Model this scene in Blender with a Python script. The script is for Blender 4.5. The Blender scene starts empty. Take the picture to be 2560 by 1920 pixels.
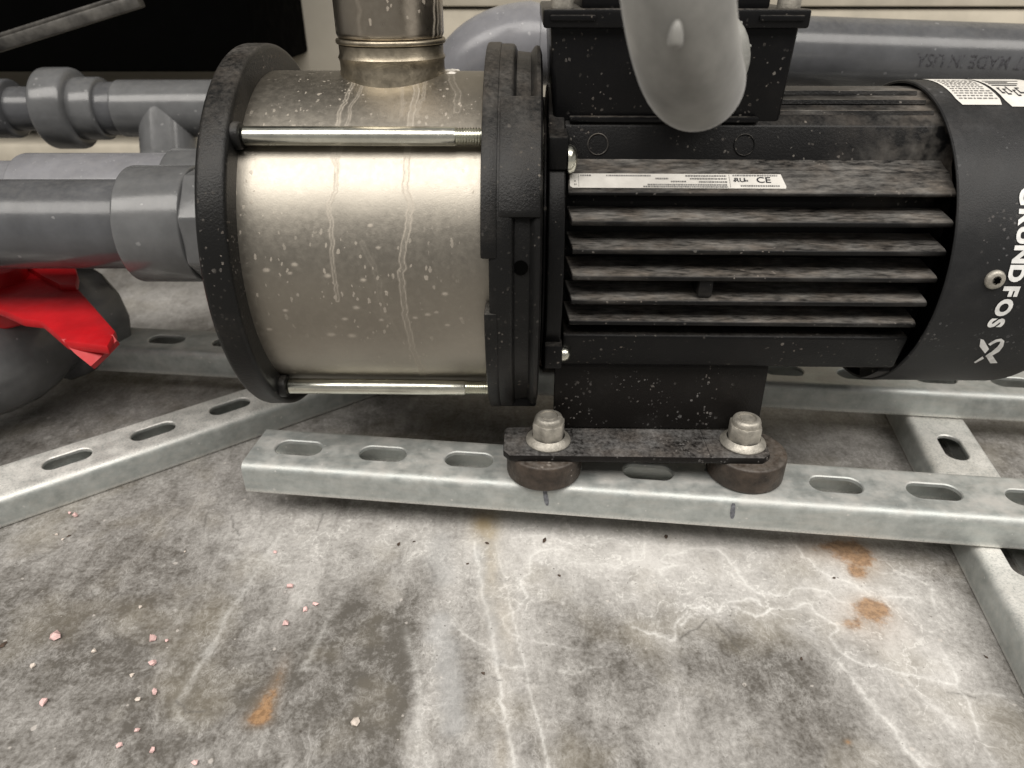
import bpy, bmesh, math, random
import numpy as np
from mathutils import Matrix, Vector

random.seed(7); rng = np.random.default_rng(11)
scene = bpy.context.scene
COL = scene.collection

# ------------------------------------------------------------------ camera, world, light
CAM_H, CAM_Y, PITCH, FPX = 0.289, -0.402, math.radians(30), 1775.0
cd = bpy.data.cameras.new('camera'); cam = bpy.data.objects.new('camera', cd); COL.objects.link(cam)
cam.location = (0, CAM_Y, CAM_H); cam.rotation_euler = (math.pi/2-PITCH, 0, 0)
cd.sensor_fit = 'HORIZONTAL'; cd.sensor_width = 36; cd.lens = FPX/2560*36
cd.clip_start = 0.01; cd.clip_end = 50
cd.dof.use_dof = True; cd.dof.focus_distance = 0.36; cd.dof.aperture_fstop = 11
scene.camera = cam

w = bpy.data.worlds.new('World'); scene.world = w; w.use_nodes = True
bg = w.node_tree.nodes['Background']
bg.inputs[0].default_value = (1.0, .96, .90, 1); bg.inputs[1].default_value = 0.25

def area(name, loc, target, sx, sy, power, col):
    l = bpy.data.lights.new(name, 'AREA'); l.shape = 'RECTANGLE'; l.size = sx; l.size_y = sy
    l.energy = power; l.color = col
    o = bpy.data.objects.new(name, l); COL.objects.link(o); o.location = loc
    o.rotation_euler = (Vector(target)-Vector(loc)).to_track_quat('-Z', 'Y').to_euler()
    return o
area('ceiling_lamp', (0.1, -.98, 1.75), (0.1, -.05, .1), 5.0, .95, 98, (1, .955, .895))
vs = scene.view_settings
vs.view_transform = 'Standard'; vs.look = 'None'; vs.exposure = 0; vs.gamma = 1
scene.render.engine = 'CYCLES'

# ------------------------------------------------------------------ photo pixel -> place
cp, sp = math.cos(PITCH), math.sin(PITCH)
AX = 0.158                                    # height of the pump shaft above the floor
def ray(x, y):
    dx = (x-1280)/FPX; u = -(y-960)/FPX
    return np.array([dx, cp+u*sp, -sp+u*cp])
O = np.array([0, CAM_Y, CAM_H])
def PZ(x, y, z):
    d = ray(x, y); return O+d*(z-CAM_H)/d[2]
def PYP(x, y, Y):
    d = ray(x, y); return O+d*(Y-CAM_Y)/d[1]
def PCYL(x, y, r):                            # on a cylinder round the pump shaft -> (X, angle)
    d = ray(x, y); o = O-np.array([0, 0, AX])
    a = d[1:]@d[1:]; b = o[1:]@d[1:]; c = o[1:]@o[1:]-r*r
    D = b*b-a*c
    if D < 0: D = 0
    q = o+d*(-b-math.sqrt(D))/a
    return q[0], math.atan2(q[2], -q[1])

# ------------------------------------------------------------------ node helpers
class NT:
    def __init__(s, name):
        s.m = bpy.data.materials.new(name); s.m.use_nodes = True
        s.t = s.m.node_tree; s.b = s.t.nodes['Principled BSDF']
        g = s.t.nodes.new('ShaderNodeNewGeometry'); s.pos = g.outputs['Position']; s.nrm = g.outputs['Normal']
    def set(s, sock, v):
        if isinstance(v, bpy.types.NodeSocket): s.t.links.new(v, sock)
        else:
            if hasattr(sock.default_value, '__len__') and len(sock.default_value) == 4 and len(v) == 3: v = (*v, 1)
            sock.default_value = v
    def inp(s, **k):
        for n, v in k.items(): s.set(s.b.inputs[n.replace('_', ' ')], v)
    def noise(s, scale, detail=4, rough=.55, vec=None, dist=0, out=0):
        n = s.t.nodes.new('ShaderNodeTexNoise'); s.set(n.inputs['Vector'], vec or s.pos)
        n.inputs['Scale'].default_value = scale; n.inputs['Detail'].default_value = detail
        n.inputs['Roughness'].default_value = rough; n.inputs['Distortion'].default_value = dist
        return n.outputs[out]
    def voro(s, scale, vec=None, feature='F1'):
        n = s.t.nodes.new('ShaderNodeTexVoronoi'); n.feature = feature; s.set(n.inputs['Vector'], vec or s.pos)
        n.inputs['Scale'].default_value = scale
        return n.outputs['Distance'], n.outputs['Color']
    def math(s, op, a, b=0, c=None, clamp=False):
        n = s.t.nodes.new('ShaderNodeMath'); n.operation = op; n.use_clamp = clamp
        s.set(n.inputs[0], a); s.set(n.inputs[1], b)
        if c is not None: s.set(n.inputs[2], c)
        return n.outputs[0]
    def rng(s, v, a, b, c=0, d=1):
        n = s.t.nodes.new('ShaderNodeMapRange'); s.set(n.inputs[0], v)
        for i, q in enumerate((a, b, c, d)): s.set(n.inputs[i+1], q)
        return n.outputs[0]
    def mix(s, f, a, b):
        n = s.t.nodes.new('ShaderNodeMix'); n.data_type = 'RGBA'
        s.set(n.inputs[0], f); s.set(n.inputs[6], a); s.set(n.inputs[7], b); return n.outputs[2]
    def sep(s, v):
        n = s.t.nodes.new('ShaderNodeSeparateXYZ'); s.set(n.inputs[0], v); return n.outputs
    def scale(s, v, k):
        n = s.t.nodes.new('ShaderNodeVectorMath'); n.operation = 'MULTIPLY'; s.set(n.inputs[0], v); n.inputs[1].default_value = k; return n.outputs[0]
    def attr(s, name):
        n = s.t.nodes.new('ShaderNodeAttribute'); n.attribute_name = name; return n.outputs['Fac']
    def bump(s, h, strength, dist=.001):
        n = s.t.nodes.new('ShaderNodeBump'); n.inputs['Strength'].default_value = strength; n.inputs['Distance'].default_value = dist
        s.set(n.inputs['Height'], h); s.t.links.new(n.outputs[0], s.b.inputs['Normal'])
    def warped(s, amp=.0022, scale=330):
        if not hasattr(s, '_w'):
            n = s.t.nodes.new('ShaderNodeVectorMath'); n.operation = 'MULTIPLY_ADD'
            s.set(n.inputs[0], s.noise(scale, 2, .6, out=1)); n.inputs[1].default_value = (amp,)*3; s.set(n.inputs[2], s.pos); s._w = n.outputs[0]
        return s._w
    def spots(s, scale, size, keep, vec=None):          # scattered splash dots of uneven size
        d, c = s.voro(scale, vec or s.warped()); ch = s.sep(c)
        lim = s.math('MULTIPLY', s.math('POWER', ch[0], 3.0), size)
        f = s.rng(s.math('SUBTRACT', lim, d), 0, .06)
        return s.math('MULTIPLY', f, s.math('LESS_THAN', ch[1], keep))

def mat_black(name, base=(.011, .011, .0115), dust=.5, speck=.6, rough=.42, bump=.25, bscale=700, dcol=(.24, .225, .205), side=.06, keep=.30, spec=.17, flow=(1, 1, 1), blot=0):
    n = NT(name)
    a = n.noise(45, 3, .62, n.scale(n.pos, flow)); b = n.noise(420, 3, .7, n.scale(n.pos, flow)); up = n.sep(n.nrm)[2]
    pat = n.rng(n.math('MULTIPLY_ADD', b, .55, n.math('MULTIPLY', a, .45)), .36, .70)
    u = n.math('MULTIPLY', n.rng(up, .5, 1.0), dust)
    u = n.math('ADD', u, n.math('MULTIPLY', n.rng(a, .45, .75), side))
    f1 = n.math('MULTIPLY', pat, u)
    if blot:                                              # grime caked next to the fan intake
        px = n.sep(n.pos)
        f1 = n.math('ADD', f1, n.math('MULTIPLY', n.math('MULTIPLY', n.rng(px[0], .15, .212), n.rng(px[2], .175, .205)), n.math('MULTIPLY', n.rng(n.noise(38, 4, .65), .40, .62), blot)))
    s1 = n.spots(290, .36, keep); s2 = n.spots(600, .50, keep*1.4); s3 = n.spots(130, .17, keep*.4)
    sm = n.rng(n.noise(34, 3), .46, .66)
    sp_ = n.math('MULTIPLY', n.math('MULTIPLY', n.math('MAXIMUM', s1, n.math('MAXIMUM', s2, s3)), sm), n.math('MULTIPLY', n.rng(b, .28, .6), speck))
    f = n.math('MAXIMUM', f1, sp_, clamp=True)
    dc = n.mix(n.rng(n.noise(70, 3), .4, .65), dcol, (dcol[0]*.85, dcol[1]*.78, dcol[2]*.72))
    n.inp(Base_Color=n.mix(f, base, dc), Roughness=n.rng(f, 0, .6, rough, .9), Specular_IOR_Level=spec)
    n.bump(n.math('ADD', n.noise(bscale, 4, .6), n.math('MULTIPLY', f, .5)), bump, .0009)
    return n.m

M = {}
M['cast'] = mat_black('cast_black', (.008, .008, .008), .36, .85, .33, .24, 900, side=.08, keep=.50, spec=.22)
M['paint'] = mat_black('black_paint', (.006, .006, .0063), .26, .75, .36, .16, 900, side=.03, blot=.55)
M['fin'] = mat_black('fin_black', (.007, .007, .0072), .85, .8, .40, .35, 600, (.30, .285, .265), .42, .40, flow=(.3, 1, 1))
M['plastic'] = mat_black('black_plastic', (.005, .005, .0055), .40, .8, .28, .10, 1200, side=.02, keep=.34)
M['cover'] = mat_black('fan_cover_black', (.012, .0125, .0135), .08, .7, .50, .2, 1300, (.22, .22, .225), .10, .5, spec=.3)
M['bracket'] = mat_black('bracket_black', (.009, .008, .0075), .62, .95, .36, .22, 800, (.27, .265, .26), .03, .5)

def mat_plain(name, col, rough=.5, metal=0, var=.12, nscale=60, bump=.08, bscale=500, spec=.5, spots=0, spotcol=(.6, .58, .55), dustup=0):
    n = NT(name)
    v = n.noise(nscale, 5, .6)
    c2 = tuple(min(1, q*(1+var*2.2)) for q in col); c1 = tuple(q*(1-var*1.6) for q in col)
    c = n.mix(n.rng(v, .3, .7), c1, c2)
    if dustup:
        c = n.mix(n.math('MULTIPLY', n.rng(n.sep(n.nrm)[2], .3, 1), n.math('MULTIPLY', n.rng(n.noise(240, 5, .65), .35, .7), dustup)), c, (.42, .40, .37))
    if spots:
        s = n.math('MAXIMUM', n.spots(230, .3, .35), n.spots(90, .16, .3))
        c = n.mix(n.math('MULTIPLY', s, spots), c, spotcol)
    n.inp(Base_Color=c, Roughness=n.rng(n.noise(nscale*3, 4), .3, .7, rough*.82, rough*1.18), Metallic=metal, Specular_IOR_Level=spec)
    n.bump(n.noise(bscale, 4), bump, .0008)
    return n.m
M['pvc'] = mat_plain('grey_pvc', (.074, .076, .081), .21, 0, .10, 50, .05, 420, .45, .30, (.36, .36, .37), .10)
M['pvc_light'] = mat_plain('pale_lit_pvc', (.185, .186, .20), .24, 0, .08, 50, .05, 420, .45, .35, (.5, .5, .5), .12)  # paler copy of grey pvc; top light on the middle pipe is in its colour
M['pvc_fit'] = mat_plain('fitting_pvc', (.105, .107, .110), .20, 0, .10, 50, .05, 380, .5, .3, (.40, .40, .40), .08)
M['red'] = mat_plain('red_plastic', (.40, .004, .008), .45, 0, .08, 60, .06, 300, .4)
M['zinc'] = mat_plain('zinc_rod', (.70, .70, .62), .24, 1, .10, 70, .05, 900, .5, .35, (.45, .43, .38))
M['nut'] = mat_plain('dull_steel', (.36, .34, .30), .50, .6, .2, 160, .3, 900, .5, .3, (.45, .43, .39), .12)
M['rust_rubber'] = mat_plain('rusty_brown', (.040, .030, .023), .5, 0, .35, 130, .4, 700, .4, .5, (.3, .27, .24), .2)
M['conduit'] = mat_plain('grey_conduit', (.185, .182, .170), .42, 0, .16, 55, .06, 160, .4)
_c = M['conduit'].node_tree.nodes['Principled BSDF']; _c.inputs['Sheen Weight'].default_value = .35; _c.inputs['Sheen Roughness'].default_value = .45
M['collar'] = mat_plain('cloudy_collar', (.25, .25, .235), .25, 0, .15, 80, .5, 220, .5)
M['wall'] = mat_plain('beige_wall', (.36, .335, .285), .75, 0, .06, 9, .1, 160, .2)
M['board'] = mat_plain('beige_board', (.46, .42, .345), .65, 0, .10, 14, .1, 160, .25)
M['void'] = mat_plain('dead_black', (.0012, .0012, .0011), .95, 0, .02, 20, .02, 100, .02)
M['lever'] = mat_plain('dark_grey_bar', (.055, .052, .047), .5, .2, .5, 60, .4, 300, .4, .6, (.3, .28, .26), .3)
M['sticker'] = mat_plain('label_paper', (.66, .64, .60), .5, 0, .06, 120, .05, 600, .4)
M['pale_ink'] = mat_plain('pale_ink', (.20, .195, .19), .6, 0, .2, 300, .02, 500, .2)
M['ink'] = mat_plain('ink', (.03, .03, .035), .6, 0, .1, 100, .02, 500, .2)
M['pipe_ink'] = mat_plain('faded_pipe_ink', (.045, .045, .05), .55, 0, .5, 700, .02, 500, .3)
M['white_ink'] = mat_plain('white_print', (.70, .70, .69), .5, 0, .12, 160, .05, 500, .3)
M['marker'] = mat_plain('marker_ink', (.13, .135, .15), .6, 0, .3, 500, .02, 500, .3)
M['chip'] = mat_plain('pink_chip', (.70, .48, .46), .8, 0, .15, 500, .3, 900, .2)
M['chip_pale'] = mat_plain('pale_chip', (.62, .55, .49), .8, 0, .15, 500, .3, 900, .2)
M['crumb'] = mat_plain('dark_crumb', (.07, .05, .038), .8, 0, .3, 500, .3, 900, .2)
M['lime'] = mat_plain('limescale', (.66, .63, .58), .8, 0, .15, 400, .4, 900, .2)

def mat_galv():
    n = NT('galvanised_steel')
    a = n.noise(120, 5, .65); b = n.noise(900, 4, .6); st = n.noise(260, 3, .6, n.scale(n.pos, (.25, 1, 1)))
    c = n.mix(n.rng(a, .32, .68), (.345, .37, .36), (.51, .535, .52))
    c = n.mix(n.math('MULTIPLY', n.rng(st, .45, .75), .35), c, (.58, .56, .52))
    up = n.sep(n.nrm)[2]
    d = n.math('MULTIPLY', n.rng(n.noise(55, 6, .65), .42, .68), n.math('MULTIPLY', n.rng(up, .1, .9), .55))
    c = n.mix(d, c, (.50, .47, .44))
    z = n.sep(n.pos)[2]
    low = n.math('MULTIPLY', n.math('MAXIMUM', n.rng(n.math('ABSOLUTE', n.math('SUBTRACT', z, .0215)), .0040, .0008), n.rng(z, .0040, .0008)), n.rng(b, .25, .55))
    c = n.mix(n.math('MULTIPLY', low, .85), c, (.80, .79, .75))
    s = n.spots(330, .3, .3)
    c = n.mix(n.math('MULTIPLY', s, .55), c, (.72, .70, .68))
    n.inp(Base_Color=c, Metallic=n.rng(d, 0, .5, .55, .15), Roughness=n.rng(a, .3, .7, .42, .58))
    n.bump(n.math('ADD', b, n.math('MULTIPLY', a, .6)), .22, .0006)
    return n.m
M['galv'] = mat_galv()

def mat_steel(name, col=(.345, .320, .278), rough=.42, attr=True):
    n = NT(name)
    fine = n.noise(1500, 3, .6); mid = n.noise(330, 4, .6); big = n.noise(30, 4, .6)
    c = n.mix(n.rng(big, .3, .7), tuple(q*.93 for q in col), tuple(min(1, q*1.05) for q in col))
    c = n.mix(n.math('MULTIPLY', n.rng(mid, .45, .7), .22), c, (.46, .425, .365))
    sp1 = n.spots(170, .30, .6, n.scale(n.warped(), (1.5, 1, .75))); sp2 = n.spots(400, .46, .6, n.scale(n.warped(), (1.4, 1, .7)))
    lowm = n.rng(n.noise(22, 2), .36, .58)
    s = n.math('MULTIPLY', n.math('MAXIMUM', n.math('MULTIPLY', sp1, n.rng(mid, .35, .6)), n.math('MULTIPLY', sp2, .7)), n.math('MULTIPLY', lowm, .75))
    d = n.attr('drip') if attr else 0.0
    core = n.math('MULTIPLY', d, n.rng(n.noise(500, 4, .6), .25, .65, .55, 1))
    f = n.math('MAXIMUM', s, core, clamp=True)
    c = n.mix(f, c, (.47, .42, .355))
    n.inp(Base_Color=c, Metallic=n.rng(f, 0, 1, 1, .12), Roughness=n.math('ADD', n.rng(mid, .3, .7, rough*.9, rough*1.12), n.math('MULTIPLY', f, .28)))
    n.bump(n.math('ADD', n.math('MULTIPLY', fine, .6), n.math('ADD', n.math('MULTIPLY', mid, .5), n.math('MULTIPLY', f, 1.2))), .16, .0004)
    return n.m
M['steel'] = mat_steel('brushed_stainless')
M['steel_pipe'] = mat_steel('stainless_pipe', (.40, .355, .295), .30)
M['heat'] = mat_plain('heat_tinted_steel', (.33, .29, .225), .40, 1, .2, 90, .1, 900)

def mat_floor():
    n = NT('stained_floor')
    p2 = n.pos
    wv = n.noise(26, 4, .6, out=1)
    vm = n.t.nodes.new('ShaderNodeVectorMath'); vm.operation = 'MULTIPLY_ADD'
    n.set(vm.inputs[0], wv); vm.inputs[1].default_value = (.02, .02, .02); n.set(vm.inputs[2], p2)
    wp = vm.outputs[0]
    big = n.noise(13, 4, .62, wp); mid = n.noise(70, 5, .7, wp); fin = n.noise(430, 4, .7); grit = n.noise(1700, 2, .6)
    stretch = n.noise(190, 3, .65, n.scale(wp, (1, .22, 1)))
    dust = n.attr('dust')  # dust amount, with the painted floor shadow in it
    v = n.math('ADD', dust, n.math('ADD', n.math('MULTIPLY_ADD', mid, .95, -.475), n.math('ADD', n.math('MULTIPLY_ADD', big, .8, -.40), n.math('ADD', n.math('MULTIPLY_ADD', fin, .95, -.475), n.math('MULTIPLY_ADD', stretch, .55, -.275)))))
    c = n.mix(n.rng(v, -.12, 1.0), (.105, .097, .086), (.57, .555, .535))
    ol = n.math('MULTIPLY', n.rng(n.noise(17, 3), .52, .68), .4)
    c = n.mix(ol, c, n.mix(n.rng(mid, .3, .7), (.19, .165, .12), (.30, .27, .21)))
    # fine tide lines: contours of a warped noise, only where the dust is thick
    con = n.noise(24, 5, .55, wp)
    ln = n.rng(n.math('ABSOLUTE', n.math('SUBTRACT', con, .5)), .010, .002)
    con2 = n.noise(46, 4, .55, wp); ln2 = n.rng(n.math('ABSOLUTE', n.math('SUBTRACT', con2, .47)), .012, .003)
    lm = n.math('MULTIPLY', n.rng(dust, .30, .70), n.rng(fin, .35, .6))
    c = n.mix(n.math('MULTIPLY', n.math('MAXIMUM', ln, n.math('MULTIPLY', ln2, .6)), n.math('MULTIPLY', lm, .75)), c, (.74, .73, .70))
    # fibrous pale wisps everywhere
    wv2 = n.noise(120, 3, .65, n.scale(wp, (1, .6, 1)), 1.2); l3 = n.rng(n.math('ABSOLUTE', n.math('SUBTRACT', wv2, .5)), .022, .004)
    wv4 = n.noise(300, 2, .6, n.scale(wp, (1, .45, 1)), .8); l4 = n.rng(n.math('ABSOLUTE', n.math('SUBTRACT', wv4, .5)), .030, .006)
    wm = n.rng(n.math('ADD', mid, n.math('MULTIPLY', dust, .25)), .42, .72)
    c = n.mix(n.math('MULTIPLY', n.math('MAXIMUM', n.math('MULTIPLY', l3, .8), n.math('MULTIPLY', l4, .6)), n.math('MULTIPLY', wm, .40)), c, (.70, .69, .665))
    line = n.attr('line')
    c = n.mix(n.math('MULTIPLY', line, n.math('MULTIPLY', n.rng(fin, .25, .55, .35, 1), n.rng(mid, .34, .54, .42, 1)), clamp=True), c, (.78, .775, .75))
    haze = n.attr('blue')
    c = n.mix(haze, c, (.40, .41, .42))
    sp_ = n.spots(190, .26, .35); c = n.mix(n.math('MULTIPLY', sp_, .5), c, (.62, .58, .54))
    dk = n.spots(120, .13, .28); c = n.mix(n.math('MULTIPLY', dk, .75), c, (.06, .05, .042))
    dk2 = n.spots(480, .30, .22); c = n.mix(n.math('MULTIPLY', dk2, .55), c, (.09, .08, .07))
    ru = n.attr('rust')
    rf = n.rng(n.math('ADD', n.math('MULTIPLY', ru, .9), n.math('MULTIPLY_ADD', n.noise(150, 5, .75), 1.6, -.8)), .42, .80)
    rf = n.math('MULTIPLY', rf, n.rng(ru, .05, .5))
    c = n.mix(n.math('MULTIPLY', rf, .8), c, n.mix(n.rng(n.noise(330, 4, .7), .43, .57), (.36, .205, .105), (.10, .045, .02)))
    c = n.mix(n.math('MULTIPLY', ru, .45), c, (.40, .25, .13))
    ye = n.attr('yellow'); c = n.mix(n.math('MULTIPLY', ye, n.rng(mid, .3, .65, .35, 1)), c, (.36, .28, .15))
    da = n.attr('scratch'); c = n.mix(da, c, (.10, .095, .088))
    n.inp(Base_Color=c, Roughness=n.rng(v, 0, .8, .42, .72), Specular_IOR_Level=.42)
    n.bump(n.math('ADD', n.math('MULTIPLY', fin, .7), n.math('ADD', n.math('MULTIPLY', grit, .35), n.math('MULTIPLY', line, .5))), .30, .0007)
    return n.m
M['floor'] = mat_floor()

# ------------------------------------------------------------------ mesh helpers
WL = {}
XF = [Matrix.Identity(4)]
def tagit(o, label=None, cat=None, group=None, kind=None):
    if label: o['label'] = label
    if cat: o['category'] = cat
    if group: o['group'] = group
    if kind: o['kind'] = kind
    return o
def put(o, loc, parent):
    WL[o.name] = Vector(loc); o.location = loc
    if parent is not None:
        o.parent = parent; o.matrix_parent_inverse = Matrix.Translation(-WL[parent.name])
def thing(name, loc, label, cat, group=None):
    o = bpy.data.objects.new(name, None); COL.objects.link(o); o.empty_display_size = .02
    put(o, loc, None); return tagit(o, label, cat, group)
def sharp(bm, ang=38):
    bm.normal_update()
    for f in bm.faces: f.smooth = True
    la = math.radians(ang)
    for e in bm.edges:
        if len(e.link_faces) == 2:
            if e.calc_face_angle(0) > la: e.smooth = False
        else: e.smooth = False
def mk(name, bm, mat, parent=None, recalc=True, ang=38):
    if recalc: bmesh.ops.recalc_face_normals(bm, faces=bm.faces)
    sharp(bm, ang)
    me = bpy.data.meshes.new(name); bm.to_mesh(me); bm.free()
    return link(name, me, mat, parent)
def link(name, me, mat, parent=None):
    me.transform(XF[-1])
    n = len(me.vertices); co = np.empty(n*3, np.float32); me.vertices.foreach_get('co', co); co = co.reshape(-1, 3)
    c = (co.min(0)+co.max(0))/2
    if parent is None: c[2] = co[:, 2].min()
    me.transform(Matrix.Translation(-Vector(c.tolist())))
    if mat is not None and not me.materials: me.materials.append(M[mat])
    o = bpy.data.objects.new(name, me); COL.objects.link(o)
    put(o, c.tolist(), parent); return o
def frame(d):
    d = Vector(d).normalized(); a = Vector((0, 0, 1)) if abs(d.z) < .9 else Vector((0, 1, 0))
    u = a.cross(d).normalized(); return d, u, d.cross(u)
def lathe(bm, prof, o=(0, 0, 0), d=(1, 0, 0), segs=64, closed=False, a0=0, a1=2*math.pi, caps=True):
    D, U, V = frame(d); o = Vector(o); full = abs(a1-a0-2*math.pi) < 1e-6
    ns = segs if full else segs+1
    rings = []
    for (x, r) in prof:
        rings.append([bm.verts.new(o+D*x+(U*math.cos(a0+(a1-a0)*k/segs)+V*math.sin(a0+(a1-a0)*k/segs))*r) for k in range(ns)])
    m = len(prof)
    for i in range(m if closed else m-1):
        A, B = rings[i], rings[(i+1) % m]
        for k in range(segs):
            k2 = (k+1) % ns
            bm.faces.new((A[k], A[k2], B[k2], B[k]))
    if caps and not closed:
        for R in (rings[0], rings[-1]): bm.faces.new(R)
    return bm
def rprof(x0, x1, r, b, n=3):           # solid disc profile with rounded rims
    pr = []
    for k in range(n+1):
        t = math.pi/2*k/n; pr.append((x0+b-b*math.cos(t), r-b+b*math.sin(t)))
    for k in range(n+1):
        t = math.pi/2*k/n; pr.append((x1-b+b*math.sin(t), r-b+b*math.cos(t)))
    return pr
def boxbm(lo, hi, bev=0, seg=2, bm=None, mtx=None):
    b = bmesh.new(); bmesh.ops.create_cube(b, size=1)
    lo, hi = Vector(lo), Vector(hi)
    for v in b.verts: v.co = Vector([(lo[i]+hi[i])/2+v.co[i]*(hi[i]-lo[i]) for i in range(3)])
    if bev: bmesh.ops.bevel(b, geom=list(b.edges), offset=bev, segments=seg, affect='EDGES', profile=.5)
    if mtx is not None: b.transform(mtx)
    if bm is not None:
        me = bpy.data.meshes.new('t'); b.to_mesh(me); bm.from_mesh(me); bpy.data.meshes.remove(me); b.free(); return bm
    return b
def prism(pts, ax, lo, hi, bev=0, bm=None):    # 2D outline extruded along axis ax (0 x,1 y,2 z)
    b = bmesh.new()
    def P(q, t):
        v = list(q); v.insert(ax, t); return v
    A = [b.verts.new(P(q, lo)) for q in pts]; B = [b.verts.new(P(q, hi)) for q in pts]; n = len(pts)
    b.faces.new(A); b.faces.new(B[::-1])
    for i in range(n): b.faces.new((A[i], B[i], B[(i+1) % n], A[(i+1) % n]))
    bmesh.ops.recalc_face_normals(b, faces=b.faces)
    if bev: bmesh.ops.bevel(b, geom=list(b.edges), offset=bev, segments=2, affect='EDGES', profile=.5)
    if bm is not None:
        me = bpy.data.meshes.new('t'); b.to_mesh(me); bm.from_mesh(me); bpy.data.meshes.remove(me); b.free(); return bm
    return b
def tube(pts, r, segs=32, bm=None, caps=True):
    bm = bm or bmesh.new(); P = [Vector(q) for q in pts]; n = len(P); rr = r if hasattr(r, '__len__') else [r]*n
    T = [(P[min(i+1, n-1)]-P[max(i-1, 0)]).normalized() for i in range(n)]
    _, u, _ = frame(T[0]); rings = []
    for i in range(n):
        u = (u-T[i]*u.dot(T[i])).normalized(); v = T[i].cross(u)
        rings.append([bm.verts.new(P[i]+(u*math.cos(2*math.pi*k/segs)+v*math.sin(2*math.pi*k/segs))*rr[i]) for k in range(segs)])
    for i in range(n-1):
        for k in range(segs): bm.faces.new((rings[i][k], rings[i][(k+1) % segs], rings[i+1][(k+1) % segs], rings[i+1][k]))
    if caps: bm.faces.new(rings[0]); bm.faces.new(rings[-1])
    return bm
def bez(a, b, c, d, n=16):
    a, b, c, d = map(Vector, (a, b, c, d))
    return [a*(1-t)**3+b*3*t*(1-t)**2+c*3*t*t*(1-t)+d*t**3 for t in (i/n for i in range(n+1))]
def jitter(pts, amp, sub=3):
    P = np.array(pts, float)
    for _ in range(sub):
        Q = np.empty((len(P)*2-1, 2)); Q[::2] = P; mid = (P[1:]+P[:-1])/2
        L = np.linalg.norm(P[1:]-P[:-1], axis=1, keepdims=True)
        Q[1::2] = mid+rng.normal(0, 1, mid.shape)*np.minimum(L*.10, amp); P = Q
    return P
def dist_poly(X, Y, poly, pad):
    """distance of grid points to a polyline, evaluated near it only"""
    out = np.full(X.shape, 1e3)
    for a, b in zip(poly[:-1], poly[1:]):
        lo = np.minimum(a, b)-pad; hi = np.maximum(a, b)+pad
        m = (X > lo[0]) & (X < hi[0]) & (Y > lo[1]) & (Y < hi[1])
        if not m.any(): continue
        px, py = X[m]-a[0], Y[m]-a[1]; d = b-a; L = d@d+1e-12
        t = np.clip((px*d[0]+py*d[1])/L, 0, 1)
        out[m] = np.minimum(out[m], np.hypot(px-t*d[0], py-t*d[1]))
    return out
def grid_mesh(name, V, nu, nv, wrap_v=False):
    idx = np.arange(nu*nv).reshape(nu, nv)
    if wrap_v: idx = np.concatenate([idx, idx[:, :1]], 1)
    F = np.stack([idx[:-1, :-1], idx[1:, :-1], idx[1:, 1:], idx[:-1, 1:]], -1).reshape(-1, 4)
    me = bpy.data.meshes.new(name); me.vertices.add(len(V)); me.vertices.foreach_set('co', V.astype(np.float32).ravel())
    me.loops.add(F.size); me.loops.foreach_set('vertex_index', F.astype(np.int32).ravel())
    me.polygons.add(len(F)); me.polygons.foreach_set('loop_start', np.arange(0, F.size, 4, dtype=np.int32))
    me.polygons.foreach_set('use_smooth', np.ones(len(F), bool)); me.update(); me.validate(); return me
def put_attr(me, name, arr):
    a = me.attributes.new(name, 'FLOAT', 'POINT'); a.data.foreach_set('value', np.clip(arr, 0, 1).astype(np.float32).ravel())
def text_bm(s, size, off=0.0):
    cu = bpy.data.curves.new('t', 'FONT'); cu.body = s; cu.size = size; cu.align_x = 'CENTER'; cu.align_y = 'CENTER'; cu.offset = off; cu.resolution_u = 4
    o = bpy.data.objects.new('t', cu); COL.objects.link(o)
    me = bpy.data.meshes.new_from_object(o.evaluated_get(bpy.context.evaluated_depsgraph_get()))
    bm = bmesh.new(); bm.from_mesh(me); bpy.data.objects.remove(o); bpy.data.curves.remove(cu); bpy.data.meshes.remove(me)
    return bm
def join(dst, src):
    me = bpy.data.meshes.new('t'); src.to_mesh(me); src.free(); dst.from_mesh(me); bpy.data.meshes.remove(me)

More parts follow.
